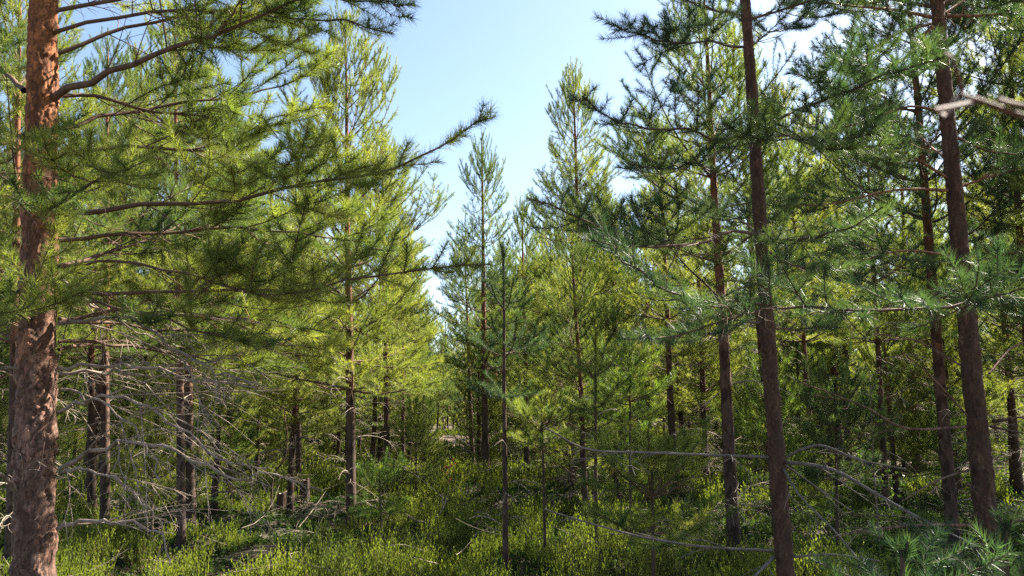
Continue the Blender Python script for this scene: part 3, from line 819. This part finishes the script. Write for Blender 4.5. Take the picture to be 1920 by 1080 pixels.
for z in (4.75, 5.2, 5.65, 6.1, 6.5, 6.9, 7.3):
    t = (7.8 - z) / 4.5
    for k in range(5):
        az = k * 2 * PI / 5 + z * 2.9; el = math.radians(15 + 40 * (1 - t)); L = .3 + 1.5 * t * rg.uniform(.8, 1.1)
        d = np.array([math.cos(az) * math.cos(el), math.sin(az) * math.cos(el), math.sin(el)])
        s = np.linspace(0, 1, 8)[:, None]; A = fr_(z) + d * L * s; A[:, 2] += .2 * L * s[:, 0] ** 2
        hero_branch(rp, org, A, .004 + .009 * L, MID, rg, M_NEEDLE_DARK)
for pts, d0, d1, r0 in [
    ([(1818, 800), (1700, 803), (1620, 762), (1500, 716)], 5.6, 5.0, .011),
    ([(1862, 790), (1930, 780)], 5.6, 5.3, .014), ([(1858, 800), (1930, 815)], 5.6, 5.0, .010),
    ([(1830, 985), (1700, 986), (1560, 1006)], 5.6, 5.0, .015), ([(1865, 980), (1940, 975)], 5.6, 5.2, .014),
    ([(1810, 690), (1720, 640), (1640, 625)], 5.6, 6.2, .009), ([(1815, 780), (1740, 700), (1690, 660)], 5.6, 5.2, .008),
    ([(1855, 700), (1900, 650), (1940, 640)], 5.6, 6.0, .009), ([(1820, 880), (1760, 900), (1690, 940)], 5.6, 5.0, .009)]:
    hero_branch(rp, org, pix_axis(pts, d0, d1), r0, Spec(**{**BARE, 'latmax': .7, 'lat': .5}), rg, r1=.004, wood=M_BARK_LIMB)

# --- pine just beyond the right edge of the view, whose limbs cross the picture close to the camera
rg = np.random.default_rng(404)
bx, by = 2.75, 2.62
org = np.array([bx, by, float(terrain(bx, by))])
ep = thing('pine_tree', org, 'pine beyond the right edge whose needled limb crosses the picture close to the viewer', 'pine tree', 'foreground pines')
AX = trunk_axis(org - [0, 0, .12], org + [.05, .05, 5.2], rg, 10, .006)
g = Geo(); P, R = trunk_mesh(g, AX, .07, .01, 20, rg); g.build('trunk', M_BARK_DARK, ep, org)
fe = axis_fn(P)
z0 = at(1990, 566, 2.1)[2]
for pts, d0, d1, r0, kw in [
    ([(2440, 600), (1930, 570), (1740, 580), (1560, 576), (1440, 577), (1300, 568), (1250, 545), (1180, 500), (1112, 450)], 2.62, 2.5, .0095, dict(bare=.2, lat=.3, latmax=.26, node=.12, zone=1.1)),
    ([(1800, 578), (1860, 556), (1925, 540)], 2.57, 2.3, .004, dict(bare=.2, lat=.3)),
    ([(1450, 577), (1370, 596), (1270, 630), (1200, 632)], 2.53, 2.4, .004, dict(bare=.2, lat=.3)),
]:
    A = pix_axis(pts, d0, d1, 20, fe if pts[0][0] > 2000 else None)
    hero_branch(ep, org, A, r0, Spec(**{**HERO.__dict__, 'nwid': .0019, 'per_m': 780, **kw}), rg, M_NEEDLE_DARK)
for z in (3.0, 3.3, 3.6, 4.0, 4.4, 4.8):
    for k in range(4):
        az = k * PI / 2 + z * 2.1 - .5; L = .35 + .5 * (5.2 - z); el = math.radians(25)
        d = np.array([math.cos(az) * math.cos(el), math.sin(az) * math.cos(el), math.sin(el)])
        s = np.linspace(0, 1, 8)[:, None]; A = fe(z) + d * L * s
        hero_branch(ep, org, A, .006, NEAR, rg, M_NEEDLE_DARK)

# blurred reddish twig right in front of the lens: the broken top of a bare stem beside the camera
M_REDTWIG = plain_material('reddish_bare_twig', (.06, .024, .014), (.13, .06, .038), 40)
bx, by = .46, .36
org = np.array([bx, by, float(terrain(bx, by))])
bt = thing('bare_stem', org, 'reddish bare twig blurred close to the lens at the upper right', 'twig')
g = Geo()
top = at(2110, 262, .385)
g.tubes(resample([org - [0, 0, .1], org + [.02, 0, .8], org + [-.01, .02, 1.4], top + [.02, 0, 0]], 14), np.linspace(.008, .004, 14), 8)
g.build('stem', M_REDTWIG, bt, org)
for pts, r in (([(2110, 262), (1990, 238), (1900, 212), (1840, 190), (1800, 178)], .0016), ([(1835, 190), (1790, 200), (1752, 206)], .0013), ([(1806, 180), (1798, 150), (1786, 112), (1770, 100)], .0011),
               ([(1960, 205), (1900, 195), (1870, 186)], .0014), ([(1800, 178), (1775, 210), (1765, 218)], .0014)):
    g = Geo(); A = pix_axis(pts, .385, .35, 10); g.tubes(A, np.linspace(r, r * .75, 10) * (1 + .18 * rng.random(10)), 8)
    g.build('twig', M_REDTWIG, bt, org)


# ------------------------------------------------------------------ pines that can be told apart
def place_tree(meshes, org, label, group, cat='pine tree', name='pine_tree', bark=M_BARK, leaf=M_NEEDLE, tw=M_TWIG):
    """meshes in coordinates local to org"""
    tr, cr, dl = meshes
    t = thing(name, org, label, cat, group)
    tr.build('trunk', bark, t); cr.build('crown', [tw, leaf], t)
    for d_ in dl: d_.build('dead_branch', M_DEAD, t)
    return t


NAMED = []


def named(low, high, top, D, r0, crown_y, Lmax, sp, label, seed, dead=9, H=None, bark=M_BARK, leaf=M_NEEDLE, group='pines standing in the heather', name='pine_tree', cat='pine tree', **kw):
    rg = np.random.default_rng(seed)
    Ht = H if H is not None else at(*top, D)[2]
    lo, hi, org = pix_trunk(low, high, D, Ht)
    if top is not None and H is None: hi = at(*top, D)
    AX = trunk_axis(lo - org, hi - org, rg, 12, .008)
    cz = at(low[0], crown_y, D)[2] - org[2]
    m = make_tree_meshes(Ht, r0 * .85, cz, Lmax, sp, rg, dead=dead, axis=AX, **kw)
    NAMED.append((org[0], org[1]))
    return place_tree(m, org, label, group, cat=cat, name=name, bark=bark, leaf=leaf)


named((659, 985), (655, 450), (648, 55), 11, .088, 730, 1.75, MID, 'straight pine with a sunlit edge on its dark trunk in heather left of the gap', 1, dead=16, dead_len=.9, nbr=(5, 6), whorl=.5)
named((911, 905), (901, 400), (903, 262), 17, .105, 690, 1.15, MID, 'pine with a dark trunk in the middle, pointed top just left of the open sky', 2, nbr=(4, 6))
named((1103, 935), (1085, 380), (1074, 135), 15, .1, 600, 1.35, MID, 'orange trunked pine with the tallest pointed crown against the open sky', 3, steep=1.15, dead=14)
named((1377, 1050), (1330, 430), (1318, -40), 8, .088, 560, 1.35, MID, 'pine with dark brown trunk standing just behind the slender dark pine', 4, dead=14, leaf=M_NEEDLE)
named((948, 1070), (945, 600), (944, 478), 7.6, .037, 745, .36, NEAR, 'thin sapling pine with straight black stem rising in front of the gap', 5, dead=7, bark=M_BARK_DARK, group='pine saplings', whorl=.48, nbr=(3, 4), dead_len=.5, leaf=M_NEEDLE_DARK, prof=2.4, steep=.8)
named((1785, 980), (1757, 640), None, 8.2, .085, 560, 1.5, MID, 'reddish brown trunk standing to the left of the thick brown pine', 6, H=8.3, dead=12, leaf=M_NEEDLE_DARK)
named((1912, 420), (1888, 0), None, 8.5, .07, 420, 1.2, MID, 'pine at the top right corner behind the arching dark limbs', 7, H=7.6, dead=6)
named((340, 990), (335, 600), None, 9.5, .062, 650, 1.2, MID, 'pine with a pale lit trunk behind the bare twigs of the thick left pine', 8, H=6.8, dead=12)
named((358, 960), (352, 610), None, 10.4, .075, 650, 1.3, MID, 'darker trunk close behind the pale lit one', 9, H=7.0, dead=10)
named((197, 900), (200, 480), None, 12, .085, 650, 1.3, MID, 'pine with a reddish trunk seen between the bare limbs beside the thick left pine', 10, H=7.6, dead=10)
named((172, 860), (172, 690), None, 13.5, .085, 670, 1.3, MID, 'shaded trunk close beside the reddish one', 11, H=7.2, dead=6)
named((24, 900), (28, 640), None, 8.0, .075, 650, 1.3, MID, 'dark trunk at the left edge behind the thick left pine', 12, H=6.6, dead=10)
named((726, 880), (722, 635), (716, 250), 16, .08, 640, 1.25, MID, 'dark trunked pine a little right of and behind the sunlit edged pine', 13, dead=12)
named((1264, 895), (1255, 690), None, 15, .095, 670, 1.3, MID, 'dark pine standing beside the sandy patch right of the gap', 14, H=7.4, dead=12)
named((1660, 905), (1648, 690), None, 11, .055, 640, 1.15, MID, 'narrow dark trunk beside the bright leaved birch', 15, H=6.4, dead=9)
named((1528, 900), (1515, 740), None, 13, .06, 640, 1.2, MID, 'thin dark trunk seen just right of the slender dark pine', 16, H=7.2, dead=8)
named((886, 870), (882, 760), None, 22, .09, 700, 1.1, MID, 'grey trunk beside the pale clearing', 17, H=6.6, dead=6)
named((430, 870), (432, 600), None, 14, .07, 670, 1.3, MID, 'pine between the pale lit trunk and the sunlit edged pine', 18, H=7.6, dead=8)
named((1450, 915), (1425, 640), None, 12, .07, 600, 1.3, MID, 'trunk half hidden behind the slender dark pine', 19, H=7.8, dead=8)
named((560, 880), (560, 600), None, 17, .075, 650, 1.3, MID, 'pine behind the cut stumps', 20, H=7.4, dead=6)

# saplings
SAP = dict(group='pine saplings', name='pine_sapling', cat='pine sapling', bark=M_BARK_DARK, whorl=.26, dead_len=.35)
named((1118, 1060), (1117, 700), (1116, 640), 7.0, .024, 760, .3, NEAR, 'thin sapling pine with few needles before the orange trunked pine', 31, dead=8, leaf=M_NEEDLE, **SAP)
named((1183, 1000), (1181, 700), (1180, 632), 8.2, .022, 790, .42, NEAR, 'sapling pine with light green feathery top left of the dark trunks', 32, dead=7, leaf=M_NEEDLE_YOUNG, **SAP)
named((1020, 900), (1018, 800), (1015, 745), 8.0, .02, 840, .42, NEAR, 'low sapling with spreading fans beside the thin black stemmed sapling', 33, dead=2, leaf=M_NEEDLE, **SAP)
named((1225, 1010), (1224, 900), (1222, 850), 6.0, .022, 1000, .6, NEAR, 'bushy low pine under the long bare grey limb', 34, dead=2, leaf=M_NEEDLE, **SAP)
named((1690, 1150), (1690, 1040), (1692, 1030), 2.7, .016, 1110, .24, NEAR, 'little green pine whose tip tufts just reach the bottom right edge of the picture', 35, dead=0, leaf=M_NEEDLE_DARK, **SAP)
named((1890, 1150), (1888, 1000), (1886, 985), 3.2, .018, 1110, .28, NEAR, 'dark young pine at the bottom right corner below the thick brown trunk', 36, dead=0, leaf=M_NEEDLE_DARK, **SAP)
named((285, 960), (284, 880), (284, 820), 10, .02, 930, .45, NEAR, 'little sapling in the heather below the bare twigs', 37, dead=2, leaf=M_NEEDLE, **SAP)
named((1570, 960), (1568, 800), (1566, 720), 9, .025, 900, .6, NEAR, 'dark young pine between the slender dark pine and the birch', 38, dead=5, leaf=M_NEEDLE_DARK, **SAP)
named((780, 900), (780, 850), (780, 770), 13, .022, 890, .5, MID, 'young pine at the left side of the gap before the clearing', 39, dead=2, leaf=M_NEEDLE, **SAP)
named((715, 965), (714, 930), (712, 900), 10, .016, 955, .4, NEAR, 'tiny seedling pine right of the sunlit edged pine', 40, dead=0, leaf=M_NEEDLE_YOUNG, **SAP)

# ------------------------------------------------------------------ crowded stand behind, as copies of a few kinds
rg = np.random.default_rng(77)


def proto(sp, H, Lmax, cz, dead, seed, leaf, **kw):
    r_ = np.random.default_rng(seed)
    tr, cr, dl = make_tree_meshes(H, .045 + .005 * H, cz, Lmax, sp, r_, dead=dead, ntr=9, **kw)
    for d_ in dl: merge(tr, d_, 1)
    return (tr.mesh('trunk', [M_BARK, M_DEAD]), cr.mesh('crown', [M_TWIG, leaf]), H)


MIDP = [proto(MID, 7.4, 1.45, 1.9, 26, 501, M_NEEDLE), proto(MID, 8.2, 1.6, 2.4, 30, 502, M_NEEDLE), proto(MID, 6.4, 1.3, 1.4, 20, 503, M_NEEDLE), proto(MID, 7.8, 1.5, 2.0, 26, 504, M_NEEDLE_DARK)]
SAPP = [proto(MID, 2.6, .75, .45, 3, 531, M_NEEDLE, whorl=.33), proto(MID, 3.6, .95, .6, 5, 532, M_NEEDLE, whorl=.36), proto(MID, 1.7, .6, .25, 2, 533, M_NEEDLE_YOUNG, whorl=.28)]
FARP = [proto(FAR, 7.6, 1.5, 1.5, 16, 511, M_NEEDLE, whorl=.5), proto(FAR, 8.6, 1.7, 2.1, 16, 512, M_NEEDLE, whorl=.5), proto(FAR, 6.6, 1.35, 1.4, 12, 513, M_NEEDLE, whorl=.5), proto(FAR, 8.0, 1.5, 1.7, 16, 514, M_NEEDLE_DARK, whorl=.5)]
SPRP = [proto(Spec(**{**FAR.__dict__, 'curl': -.08, 'nlen': .045, 'per_m': 90}), 11.5, 1.9, .6, 0, 521, M_SPRUCE, whorl=.36, nbr=(5, 7), prof=1.1, steep=.75, droop=.12)]


def put(proto_, x, y, sc, label, group, name='pine_tree', cat='pine tree'):
    t = thing(name, (x, y, float(terrain(x, y))), label, cat, group)
    for nm, me in (('trunk', proto_[0]), ('crown', proto_[1])):
        o = bpy.data.objects.new(nm, me); COL.objects.link(o); o.parent = t
    t.scale = (sc, sc, sc * random.uniform(.94, 1.06)); t.rotation_euler = (random.gauss(0, .02), random.gauss(0, .02), random.uniform(0, 2 * PI))
    return t


def top_py(y, H):
    a = math.atan2(H - 1.6, y); return 540 - FPX * math.tan(a - PITCH)


CAPX = [0, 330, 450, 560, 640, 700, 770, 830, 880, 985, 1040, 1130, 1190, 1260, 1350, 1500, 1920]
CAPY = [60, 140, 290, 370, 380, 400, 460, 470, 420, 400, 400, 350, 300, 120, 0, -150, -300]
LAB_M = ('pine standing in the middle of the crowded stand behind the nearer trunks', 'pines in the middle of the stand')
LAB_F = ('slender pine far back in the crowded stand', 'pines far back in the stand')
pts = list(NAMED) + [(-2.1, 3.4), (1.4, 4.4), (3.4, 5.6)]
cnt = 0
for tries in range(9000):
    if cnt >= 230: break
    y = math.sqrt(rg.uniform(9.0 ** 2, 62 ** 2)) if tries % 3 else rg.uniform(9, 26)
    x = rg.uniform(-1, 1) * .70 * y
    px = 960 + FPX * x / y
    if 795 < px < 890 and y < 50: continue                       # the open gap to the clearing
    if y < 14 and (560 < px < 1060): continue
    if y < 11 and (px < 640): continue
    sp_min = 1.4 + y * .022
    if 0 < x < 10 and y < 16: sp_min = 2.6
    if any((x - a) ** 2 + (y - c_) ** 2 < sp_min ** 2 for a, c_ in pts): continue
    if clear_mask(np.array([x]), np.array([y]))[0] > 0: continue
    k = rg.integers(0, 4); pr = (MIDP if y < 19 else FARP)[k]
    sc = rg.uniform(.85, 1.15); cap = np.interp(px, CAPX, CAPY)
    while sc > .5 and top_py(y, pr[2] * sc) < cap: sc -= .05
    if sc < .55: continue
    pts.append((x, y)); cnt += 1
    put(pr, x, y, sc, *(LAB_M if y < 19 else LAB_F))
for k in range(18):
    y = rg.uniform(34, 62); px = rg.choice([rg.uniform(735, 815), rg.uniform(885, 1030)]) if y < 53 else rg.uniform(735, 900); x = (px - 960) / FPX * y
    if any((x - a) ** 2 + (y - c_) ** 2 < 1.2 for a, c_ in pts) or clear_mask(np.array([x]), np.array([y]))[0] > 0: continue
    q = FARP[rg.integers(0, 4)]; sc = rg.uniform(.95, 1.1)
    while sc > .5 and top_py(y, q[2] * sc) < np.interp(px, CAPX, CAPY): sc -= .04
    pts.append((x, y)); cnt += 1; put(q, x, y, sc, *LAB_F)
n_s = 0
for tries in range(4000):
    if n_s >= 100: break
    y = math.sqrt(rg.uniform(9.5 ** 2, 34 ** 2)); x = rg.uniform(-1, 1) * .68 * y; px = 960 + FPX * x / y
    if 795 < px < 890 or (y < 15 and 480 < px < 1060): continue
    if any((x - a) ** 2 + (y - c_) ** 2 < .8 ** 2 for a, c_ in pts): continue
    if clear_mask(np.array([x]), np.array([y]))[0] > 0: continue
    pts.append((x, y)); n_s += 1
    put(SAPP[rg.integers(0, 3)], x, y, rg.uniform(.75, 1.2), 'young pine filling the space between the trunks of the stand', 'young pines in the stand', 'pine_sapling', 'pine sapling')
print('background pines', cnt, n_s)
for px, D, sc, lab in ((1183, 46, 1.0, 'dark spruce top rising beside the blue gap, right of the tallest pointed pine'), (990, 44, .78, 'dark spruce in the notch between the two pointed pines'), (1150, 52, .95, 'dark spruce far behind the tallest pointed pine')):
    x = (px - 960) / FPX * D; put(SPRP[0], x, D, sc, lab, 'spruces behind the pines', 'spruce_tree', 'spruce tree')
# neighbours just beyond the right edge: they throw the shade that lies over the right half
for x, y, k in ((8.2, 9.0, 1), (9.9, 11.2, 3), (10.8, 13.2, 1), (5.9, 7.3, 0), (5.5, 5.9, 2)):
    put(MIDP[k], x, y, 1.0, 'pine beyond the right edge of the picture', 'pines beyond the right edge')

# far wood closing the horizon: one mass
rg = np.random.default_rng(88); fw = Geo()
N = 420; y = rg.uniform(60, 125, N); x = rg.uniform(-.8, .8, N) * y; h = rg.uniform(5.5, 8.5, N)
px = 960 + FPX * x / y
for i in range(N):
    b0 = np.array([x[i], y[i], float(terrain(x[i], y[i]))])
    fw.tubes(np.stack([b0, b0 + [0, 0, h[i]]]), np.array([.12, .02]), 4, 0)
    m = 340; t = rg.random(m) ** 1.1; rr = (1 - t) * 1.5 * rg.uniform(.2, 1.1, m) + .1; a = rg.random(m) * 2 * PI
    c = b0 + np.stack([rr * np.cos(a), rr * np.sin(a), h[i] * (.04 + .96 * t)], 1)
    d = norm(np.stack([np.cos(a), np.sin(a), rg.uniform(.1, 1.1, m)], 1))
    fw.needles(c, c + d * .5, 9, .26, .07, rg, 1, np.ones(m), np.clip(rg.normal(.5, .2, m), 0, 1))
tag(fw.build('forest', [M_BARK, M_NEEDLE]), 'far pine wood closing the view behind the stand', 'forest', kind='stuff')

# ------------------------------------------------------------------ small things in the undergrowth
rg = np.random.default_rng(909)


def stump(px, py, D, r, h, label):
    p = at(px, py, D); org = np.array([p[0], D, float(terrain(p[0], D))])
    t = thing('tree_stump', org, label, 'stump', 'cut stumps in the heather')
    K, n = 9, 22; a = np.arange(n) * 2 * PI / n
    zz = np.linspace(-.08, h, K); g = Geo()
    rad = (r * (1 + .45 * np.exp(-np.maximum(zz, 0) / .06)))[:, None] * (1 + .1 * np.sin(5 * a + px) + .05 * np.sin(11 * a))[None] + rg.normal(0, r * .03, (K, n))
    zv = np.repeat(zz[:, None], n, 1); zv[-1] += rg.normal(0, .012, n) + .03 * np.cos(a)
    V = np.stack([rad * np.cos(a), rad * np.sin(a), zv], -1)
    idx = np.arange(K * n).reshape(K, n)
    g.add(V.reshape(-1, 3), quads=np.stack([idx[:-1], np.roll(idx[:-1], -1, 1), np.roll(idx[1:], -1, 1), idx[1:]], -1).reshape(-1, 4))
    g.build('bark', M_BARK_DARK, t)
    g = Geo(); ring = V[-1] * [.97, .97, 1]; c0 = ring.mean(0)
    mid_ = c0 + (ring - c0) * .5 + rg.normal(0, .004, ring.shape)
    g.add(np.vstack([ring, mid_, c0[None]]), tris=[(n + i, n + (i + 1) % n, 2 * n) for i in range(n)], quads=[(i, (i + 1) % n, n + (i + 1) % n, n + i) for i in range(n)])
    g.build('cut_face', M_DEAD, t)


stump(530, 935, 13.5, .09, .42, 'dark cut stump under the tips of the bare twigs')
stump(571, 925, 14.2, .085, .40, 'cut stump left of the sunlit edged pine, nearer to it than the other stump')

p = at(800, 985, 10.5); org = np.array([p[0], 10.5, float(terrain(p[0], 10.5))])
fb = thing('fallen_branch', org, 'pale curved dead branch lying across the heather in front of the gap', 'branch')
zup = org[2] + .10
A = resample([at(757, 962, 10.6), at(785, 978, 10.5), at(812, 975, 10.5), at(830, 955, 10.6), at(838, 930, 10.7)], 16)
g = Geo(); g.tubes(A, np.linspace(.016, .008, 16), 7)
for s0, e in (((757, 962), (750, 990)), ((800, 978), (796, 1000)), ((830, 955), (830, 925)), ((785, 978), (770, 1003))):
    g.tubes(resample([at(*s0, 10.55), at(*e, 10.55)], 4), np.linspace(.010, .006, 4), 5)
g.build('limb', M_DEAD, fb, org)

p = at(512, 900, 13); org = np.array([p[0], 13, float(terrain(p[0], 13))])
bs = thing('bent_stem', org, 'dark bent dead stem curving up beside the cut stumps', 'stem')
g = Geo(); g.tubes(resample([org - [0, 0, .05], at(512, 896, 13), at(532, 862, 13), at(539, 820, 13), at(533, 770, 13), at(536, 700, 13)], 20), np.linspace(.018, .008, 20), 7)
g.build('stem', M_BARK_DARK, bs, org)


def leafy(px, base_py, top_py_, D, nside, nleaf, leaf, label, name, cat, lsize=.03, spread=.45):
    p = at(px, base_py, D); org = np.array([p[0], D, float(terrain(p[0], D))]); H = at(px, top_py_, D)[2] - org[2]
    t = thing(name, org, label, cat)
    P = trunk_axis((0, 0, -.05), (.05, .03, H), rg, 10, .05); g = Geo(); g.tubes(P, np.linspace(.011, .003, 10), 7)
    f = axis_fn(P); zs = rg.uniform(.25 * H, .95 * H, nside); az = rg.random(nside) * 2 * PI
    d = norm(np.stack([np.cos(az), np.sin(az), rg.uniform(.3, 1, nside)], 1))
    C = curves(np.array([f(z) for z in zs]), d, spread * rg.uniform(.5, 1, nside) * (1.1 - zs / H * .6), np.full(nside, -.12), rg, 5)
    g.tubes(C, np.repeat(np.linspace(.004, .0015, 5)[None], nside, 0), 4); g.build('stem', M_BIRCHB, t)
    lf = Geo(); i = rg.integers(0, nside, nleaf); j = rg.integers(1, 5, nleaf); c = C[i, j] + rg.normal(0, .02, (nleaf, 3))
    d = norm(rg.normal(size=(nleaf, 3)) + [0, 0, -.3]); s = norm(np.cross(d, rg.normal(size=(nleaf, 3)))); L = lsize * rg.uniform(.7, 1.3, nleaf)[:, None]
    nrm = np.cross(d, s)
    V = np.stack([c, c + d * L * .35 - s * L * .36 + nrm * L * .06, c + d * L * .35 + s * L * .36 + nrm * L * .06, c + d * L * .75 - s * L * .2, c + d * L * .75 + s * L * .2, c + d * L], 1).reshape(-1, 3)
    k = np.arange(nleaf)[:, None] * 6
    T = np.concatenate([k + [[0, 1, 2]], k + [[1, 3, 4]], k + [[1, 4, 2]], k + [[3, 5, 4]]])
    lf.add(V, tris=T, mat=0, tint=np.tile(rg.random(nleaf), 4)); lf.build('leaves', leaf, t)


leafy(1640, 920, 690, 8.6, 22, 230, M_BIRCH, 'young birch with small bright green leaves between the dark pines', 'birch_sapling', 'birch sapling', .036, .6)
leafy(838, 905, 862, 13, 6, 22, M_RED, 'small seedling with red leaves at the near end of the gap', 'rowan_seedling', 'seedling', .045, .25)

# ------------------------------------------------------------------ light, sky, camera
W = bpy.data.worlds.new('World'); S.world = W; W.use_nodes = True
nt = W.node_tree; nt.nodes.clear()
sky = nt.nodes.new('ShaderNodeTexSky'); sky.sky_type = 'NISHITA'; sky.sun_disc = False
sky.sun_elevation = SUN_EL; sky.sun_rotation = SUN_AZ
sky.air_density = 1.0; sky.dust_density = 1.0; sky.ozone_density = .8
bg = nt.nodes.new('ShaderNodeBackground'); bg.inputs['Strength'].default_value = .05
out = nt.nodes.new('ShaderNodeOutputWorld'); nt.links.new(sky.outputs[0], bg.inputs[0]); nt.links.new(bg.outputs[0], out.inputs[0])
sl = bpy.data.lights.new('sun', 'SUN'); sl.energy = 5.0; sl.angle = math.radians(.5); sl.color = (1, .93, .80)
so = bpy.data.objects.new('sun', sl); COL.objects.link(so)
from mathutils import Vector
sd = Vector((math.sin(SUN_AZ) * math.cos(SUN_EL), math.cos(SUN_AZ) * math.cos(SUN_EL), math.sin(SUN_EL)))
so.rotation_euler = sd.to_track_quat('Z', 'Y').to_euler(); so.location = (8, 4, 12)

cd = bpy.data.cameras.new('camera'); cam = bpy.data.objects.new('camera', cd); COL.objects.link(cam)
cam.location = CAM.tolist(); cam.rotation_euler = (PI / 2 + PITCH, 0, 0)
cd.sensor_width = 36; cd.lens = 36 * FPX / 1920; cd.clip_start = .05; cd.clip_end = 4000
cd.dof.use_dof = True; cd.dof.focus_distance = 7.0; cd.dof.aperture_fstop = 27.0 / 3.0
S.camera = cam
S.view_settings.view_transform = 'Standard'; S.view_settings.look = 'None'; S.view_settings.exposure = 2.58; S.view_settings.gamma = 1.0
try:
    S.cycles.max_bounces = 7; S.cycles.diffuse_bounces = 2; S.cycles.glossy_bounces = 2; S.cycles.transmission_bounces = 3
    S.cycles.use_denoising = False; S.cycles.use_adaptive_sampling = False
except Exception: pass

print('faces', sum(len(m.polygons) for m in bpy.data.meshes))
